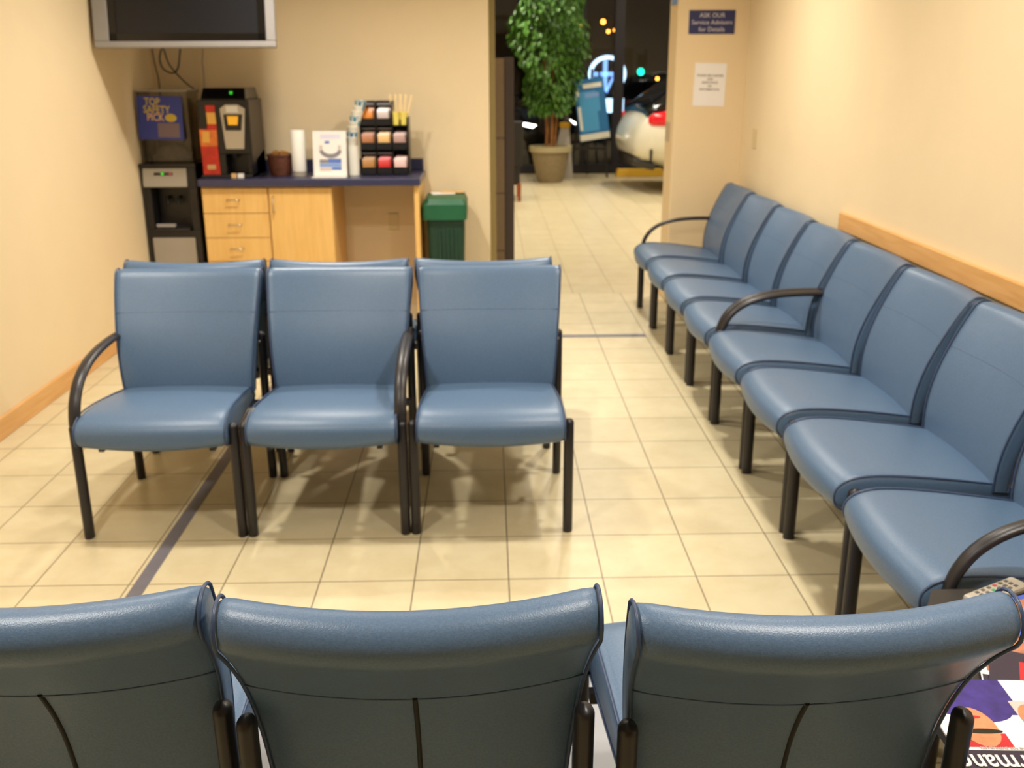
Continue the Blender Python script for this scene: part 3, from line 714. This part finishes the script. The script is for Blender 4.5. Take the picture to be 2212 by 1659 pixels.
# ------------------------------------------------------------------ signs and plates
t = thing('wall_sign', 'navy sign with three lines of pale lettering high on the pier', 'sign', (1.475, BY-.006, 1.870))
MB().box(-.151, .151, 0, .006, -.073, .073).build('plate', M['bluesign'], t, None, .001)
for s_, z, sz in (('ASK OUR', .040, .040), ('Service Advisors', -.003, .040), ('for Details', -.046, .040)):
    lettering(t, s_, sz, M['textgrey'], (0, -.0004, z))
t = thing('paper_notice', 'white sheet of paper with centred grey text taped to the pier', 'notice', (1.483, BY-.002, 1.477))
t.rotation_euler = (0, radians(1.2), 0)
MB().box(-.106, .106, 0, .001, -.138, .138).build('sheet', M['paper'], t)
for s_, z in (('PLEASE SEE CASHIER', .058), ('FOR', .035), ('ASSISTANCE', .014), ('OR', -.008), ('INFORMATION', -.03)):
    lettering(t, s_, .0195, M['ink'], (0, -.0004, z), bold=.0003)
tag(MB().box(1.244, 1.25, 6.83, 7.03, 1.985, 2.15).build('jamb_sign', M['sky'], None, None, .001), 'small blue sign on the side of the pier at the top of the picture', 'sign')
t = thing('strike_plate', 'slim metal plate set in the edge of the pier facing the opening', 'plate', (0, 0, 0))
MB().box(1.2465, 1.25, 6.93, 6.955, 1.10, 1.23).build('plate', M['greypanel'], t); MB().box(1.2465, 1.25, 7.02, 7.045, 1.10, 1.23).build('plate', M['greypanel'], t)
tag(MB().box(RX-.006, RX, 6.42, 6.50, 1.09, 1.21).build('wall_plate', M['plate'], None, None, .002), 'blank ivory plate on the right wall above the far chair', 'wall plate')

# ------------------------------------------------------------------ partition and furniture beyond the opening
t = thing('partition_panel', 'tall tan fabric partition with a dark post standing in the opening', 'partition', (0, 0, 0))
for i, (a, b) in enumerate(((.02, .30), (.304, .72), (.724, 1.11), (1.114, 1.655))):
    MB().box(-.60, .122, 7.20, 7.27, a, b).build('fabric_tile', M['partition'], t, None, .003)
MB().box(.122, .188, 7.19, 7.28, 0, 1.66).build('post', M['partdark'], t, None, .003)
t = thing('wooden_chair', 'black upholstered chair with red-brown wooden legs beyond the partition', 'chair', (.15, 12.75, 0))
MB().box(-.25, .25, -.25, .25, .20, .50).build('seat', M['darkfabric'], t, None, .03)
MB().loft([rect(-.25, .27, -.27, -.2, .42), rect(-.25, .29, -.31, -.24, .98)]).build('backrest', M['darkfabric'], t, None, .02)
for x in (-.22, .24):
    for y in (-.24, .22):
        MB().loft([rect(x-.018, x+.018, y-.018+.04*(y < 0)*-1, y+.018-.04*(y < 0), 0), rect(x-.025, x+.025, y-.025, y+.025, .22)]).build('leg', M['redwood'], t)

# ficus
fx, fy_ = .92, 14.75
t = thing('potted_ficus', 'tall bushy green ficus tree in a stone-coloured pot by the showroom window', 'plant', (fx, fy_, 0))
MB().lathe([(.001, 0), (.17, 0), (.20, .05), (.285, .46), (.25, .46), (.24, .40), (.001, .40)], n=28).build('pot', M['pot'], t, 40)
MB().lathe([(.285, .44), (.31, .44), (.315, .52), (.26, .52), (.26, .44), (.285, .44)], n=28).build('pot_rim', M['potrim'], t, 40)
MB().lathe([(.001, .40), (.255, .40), (.255, .47), (.001, .48)], n=20).build('soil', M['soil'], t)
for dx, dy, tx, ty in ((-.06, 0, -.09, .02), (.05, .03, .1, 0), (0, -.05, .02, -.06)):
    MB().tube(cr([(dx, dy, .46), (dx*1.2+.02, dy, .8), (tx, ty, 1.2), (tx*1.1, ty, 1.8)], 4), .022, 8).build('trunk', M['trunk'], t, 60)
random.seed(3); mb = MB()
def leaf(mb, p, L, w, yaw, pit, mi):
    R_ = Matrix.Rotation(yaw, 3, 'Z') @ Matrix.Rotation(pit, 3, 'Y')
    pts = [(0, 0, 0), (L*.35, w, .012), (L*.7, w*.8, .0), (L, 0, -.02), (L*.7, -w*.8, .0), (L*.35, -w, .012), (L*.5, 0, -.008)]
    v = [Vector(p)+R_ @ Vector(q) for q in pts]
    mb.add(v, [(0, 1, 6), (1, 2, 6), (2, 3, 6), (3, 4, 6), (4, 5, 6), (5, 0, 6)], mi)
for k in range(3400):
    z = 1.0+1.75*random.random()**.9
    f = (z-1.0)/1.75; R0 = (.25+.25*min(1, f*2.2)) * (1 if f < .8 else 1-.9*(f-.8))
    a = random.uniform(0, 2*pi); lump = 1+.18*sin(3*a+5*z)+.12*sin(7*z+2*a)
    r = R0*lump*sqrt(random.uniform(.25, 1))*.95
    leaf(mb, (r*cos(a), r*sin(a), z), random.uniform(.07, .12), random.uniform(.018, .03), a+random.uniform(-.9, .9), random.uniform(.3, 1.35), 0)
mb.build('foliage', M['leaf'], t)

# folded board beside the pot
t = thing('folding_floor_sign', 'white folding floor sign with a yellow top standing behind the plant pot', 'floor sign', (1.13, 15.25, 0))
for s_ in (-1, 1):
    MB().loft([rect(-.20, .16, s_*.16-.01, s_*.16+.01, 0), rect(-.03, .10, s_*.015-.01, s_*.015+.01, .76)]).build('board', M['greypanel'], t, None, .004)
MB().box(-.045, .115, -.035, .035, .75, .83).build('top_clip', M['yellowstop'], t, None, .01)
# blue poster on an easel
ez = thing('poster_easel', 'black easel standing by the showroom window behind the blue poster', 'easel', (1.57, 15.3, 0))
for x, y, tx, ty in ((-.30, 0, -.12, .06), (.26, 0, .1, .06), (0, .5, 0, .1)):
    MB().tube([(x, y, 0), (tx, ty, 1.6)], .016, 8).build('leg', M['blackmetal'], ez, 60)
MB().box(-.24, .24, -.03, .03, .42, .46).build('tray', M['blackmetal'], ez)
ps = thing('blue_poster', 'tilted sky blue poster with cream stripes on an easel by the window', 'poster', (1.555, 15.14, 1.03))
ps.rotation_euler = (radians(-4), radians(-8), 0); ps.scale = (.93, 1, .9)
MB().box(-.24, .24, 0, .006, -.5, .48).build('board', M['posterdeep'], ps)
mb = MB(); mb.box(-.19, .09, -.001, 0, -.36, .28, 0).box(.09, .14, -.001, 0, -.05, .25, 0).box(-.24, .24, -.001, 0, -.5, -.40, 1).box(-.22, -.175, -.0015, 0, -.33, .05, 1).box(-.215, -.175, -.0015, 0, .22, .34, 1).box(-.1, .2, -.001, 0, .33, .40, 1).box(-.08, .14, -.0015, 0, .18, .25, 2)
mb.build('print', [M['posterblue'], M['postercream'], M['sky']], ps)
tag(MB().loft([rect(1.98, 2.95, 15.35, 15.55, 0), rect(2.0, 2.93, 15.39, 15.51, .12)]).build('wheel_stop', M['yellowstop'], None, None, .01), 'yellow painted wheel stop on the floor beneath the white car', 'wheel stop')

# ------------------------------------------------------------------ cars
def sec(x, hw, zb, zt, n=20, p=2.8, yo=0):
    P = []
    for k in range(n):
        a = 2*pi*k/n; c, s_ = cos(a), sin(a)
        P.append((x, hw*math.copysign(abs(c)**(2/p), c)+yo, (zb+zt)/2+(zt-zb)/2*math.copysign(abs(s_)**(2/p), s_)))
    return P
def car(loc, rz, label, paint, group, lamps):
    "rear at x=0, nose towards +x"
    t = thing('car', label, 'car', loc, rz, group)
    st = [(0, .60, .56, .76), (.03, .74, .48, .86), (.10, .84, .42, 1.0), (.22, .885, .38, 1.12), (.45, .905, .34, 1.17), (.9, .91, .26, 1.17), (2.0, .91, .22, 1.13), (3.1, .91, .24, 1.06), (3.7, .90, .26, .98), (4.15, .86, .30, .88), (4.36, .74, .34, .78), (4.42, .58, .42, .68)]
    MB().loft([sec(*s_, n=28, p=3.4) for s_ in st]).build('body', M[paint], t, 50)
    gs = [(.14, .72, .95, 1.13), (.30, .76, .95, 1.24), (.55, .755, .95, 1.44), (.8, .74, .95, 1.52), (1.5, .735, .95, 1.56), (2.2, .73, .95, 1.53), (2.6, .72, .95, 1.44), (3.25, .74, .95, 1.08)]
    gl = MB().loft([sec(*s_, n=24, p=3.0) for s_ in gs]).build('windows', M['carglass'], t, 60)
    rs = [(.98, .66, 1.47, 1.50), (1.1, .69, 1.48, 1.555), (1.5, .69, 1.49, 1.573), (2.2, .68, 1.46, 1.543), (2.55, .66, 1.38, 1.46)]
    MB().loft([sec(*s_, n=20, p=3.2) for s_ in rs]).build('roof', M[paint], t, 50)
    for s_ in (-1, 1):
        MB().loft([sec(.13, .02, .93, 1.0, 12, 2.2, s_*.84), sec(.20, .05, .89, 1.05, 12, 2.2, s_*.852), sec(.46, .055, .89, 1.09, 12, 2.2, s_*.880), sec(.70, .02, .98, 1.07, 12, 2.2, s_*.90)]).build('tail_lamp', M['tail'], t, 60)
        MB().box(.16, .19, s_*.86-.012, s_*.86+.012, .44, .60).build('reflector', M['black'], t, None, .004)
        MB().loft([sec(4.18, .10, .66, .80, 12, 2.4, s_*.70), sec(4.36, .07, .66, .76, 12, 2.4, s_*.60)]).build('head_lamp', M['headlamp' if lamps else 'chrome'], t, 60)
        for x in (1.05, 3.5):
            w = MB().loft([[(x+.32*r_*cos(2*pi*k/28), s_*(.80+o_), .32+.32*r_*sin(2*pi*k/28)) for k in range(28)] for r_, o_ in ((.55, 0), (1, 0), (1, .09), (.92, .115), (.64, .115), (.60, .10))]).build('wheel', M['tyre'], t, 40)
            MB().loft([[(x+.19*r_*cos(2*pi*k/20), s_*(.80+o_), .32+.19*r_*sin(2*pi*k/20)) for k in range(20)] for r_, o_ in ((1, .09), (1, .108), (.3, .118), (.01, .118))]).build('hub', M['rim'], w, 40)
    MB().loft([sec(.02, .55, .35, .52, 16, 3), sec(.25, .8, .30, .44, 16, 3)]).build('lower_bumper', M['black'], t, 50)
    return t
car((1.87, 13.75, 0), radians(4), 'white car with a red tail lamp parked inside the showroom, partly behind the pier', 'carwhite', None, False)
car((-2.28, 20.2, -.06), radians(-37.7), 'dark car with lit head lamps parked outside behind the plant', 'cardark', None, True)

# ------------------------------------------------------------------ night street
p = at(1312, 160, 30.)
t = thing('monument_sign', 'lit blue ring emblem with a cross on a dark sign outside the window', 'sign', (p.x, 30, -.06))
R_ = 40/2117*29.0; zc = p.z+.06
MB().box(-.75, .75, .05, .35, 0, zc+R_+.15).build('panel', M['frame'], t)
mb = MB(); n = 40
for k in range(n):
    a0, a1 = pi*(-.18+1.36*k/n), pi*(-.18+1.36*(k+1)/n)
    mb.poly([(R_*cos(a0), .05, zc+R_*.95*sin(a0)), (R_*cos(a1), .05, zc+R_*.95*sin(a1)), (.80*R_*cos(a1), .05, zc+.76*R_*sin(a1)), (.80*R_*cos(a0), .05, zc+.76*R_*sin(a0))], (0, -.05, 0))
mb.build('ring', M['neonwhite'], t)
mb = MB(); w = R_*.11
mb.box(-w-.06, w-.06, .0, .05, zc-R_*.9, zc+R_*.72).box(-.62*R_-.06, .5*R_-.06, 0, .05, zc-w, zc+w)
mb.poly([(.0, .05, zc-R_*1.0), (.42*R_, .05, zc-.1*R_), (.30*R_, .05, zc-.1*R_), (-.05*R_, .05, zc-.75*R_)], (0, -.05, 0))
mb.build('cross', M['neon'], t)
for u in (1317, 1339):
    q = at(u, 228, 30.); MB().box(q.x-p.x-.11, q.x-p.x+.11, 0, .05, q.z+.06-.2, q.z+.06+.2).build('lit_block', M['neonwhite'], t)
q = at(1384, 155, 42.)
t = thing('traffic_light', 'traffic light showing green in the dark street outside', 'traffic light', (q.x, 42, -.06))
MB().tube([(.2, .12, 0), (.2, .12, q.z+.9)], .06, 8).build('pole', M['frame'], t, 60)
MB().box(-.16, .16, 0, .2, q.z-.2, q.z+.75).build('housing', M['frame'], t)
MB().ball((0, -.02, q.z+.06), .14, 14).build('green_lamp', M['greenlamp'], t, 60)
lampnames = ['lowest left amber street lamp beside the plant crown', 'brightest amber street lamp right of the plant crown', 'amber street lamp just below the brightest one', 'amber street lamp at the right of the little cluster', 'amber street lamp above the rear window of the white car', 'small amber street lamp just above the white car tail']
for i, (u, v, Y) in enumerate(((1258, 55, 60), (1303, 47, 55), (1314, 68, 70), (1326, 64, 72), (1420, 170, 50), (1350, 227, 36))):
    q = at(u, v, Y); s_ = .12 if i == 1 else .085
    t = thing('street_lamp', lampnames[i]+', far outside', 'street lamp', (q.x, Y, -.06), 0, 'street lamps outside')
    zt = max(q.z+.06, .25)
    MB().tube([(.5, 0, 0), (.5, 0, zt+.15), (.3, 0, zt+.22), (0, 0, zt+.16)], .05, 6).build('pole', M['frame'], t)
    MB().ball((0, 0, zt), s_*Y/50, 10).build('lamp_head', M['sodium'], t, 60)
t = thing('far_building', 'dim brown building across the street in the dark', 'building', (0, 0, 0))
MB().box(-8, 3.2, 78, 90, -.06, 5.2).build('walls', M['building'], t)
MB().box(-8.3, 3.5, 77.7, 90.3, 5.2, 5.5).build('roof', M['frame'], t)
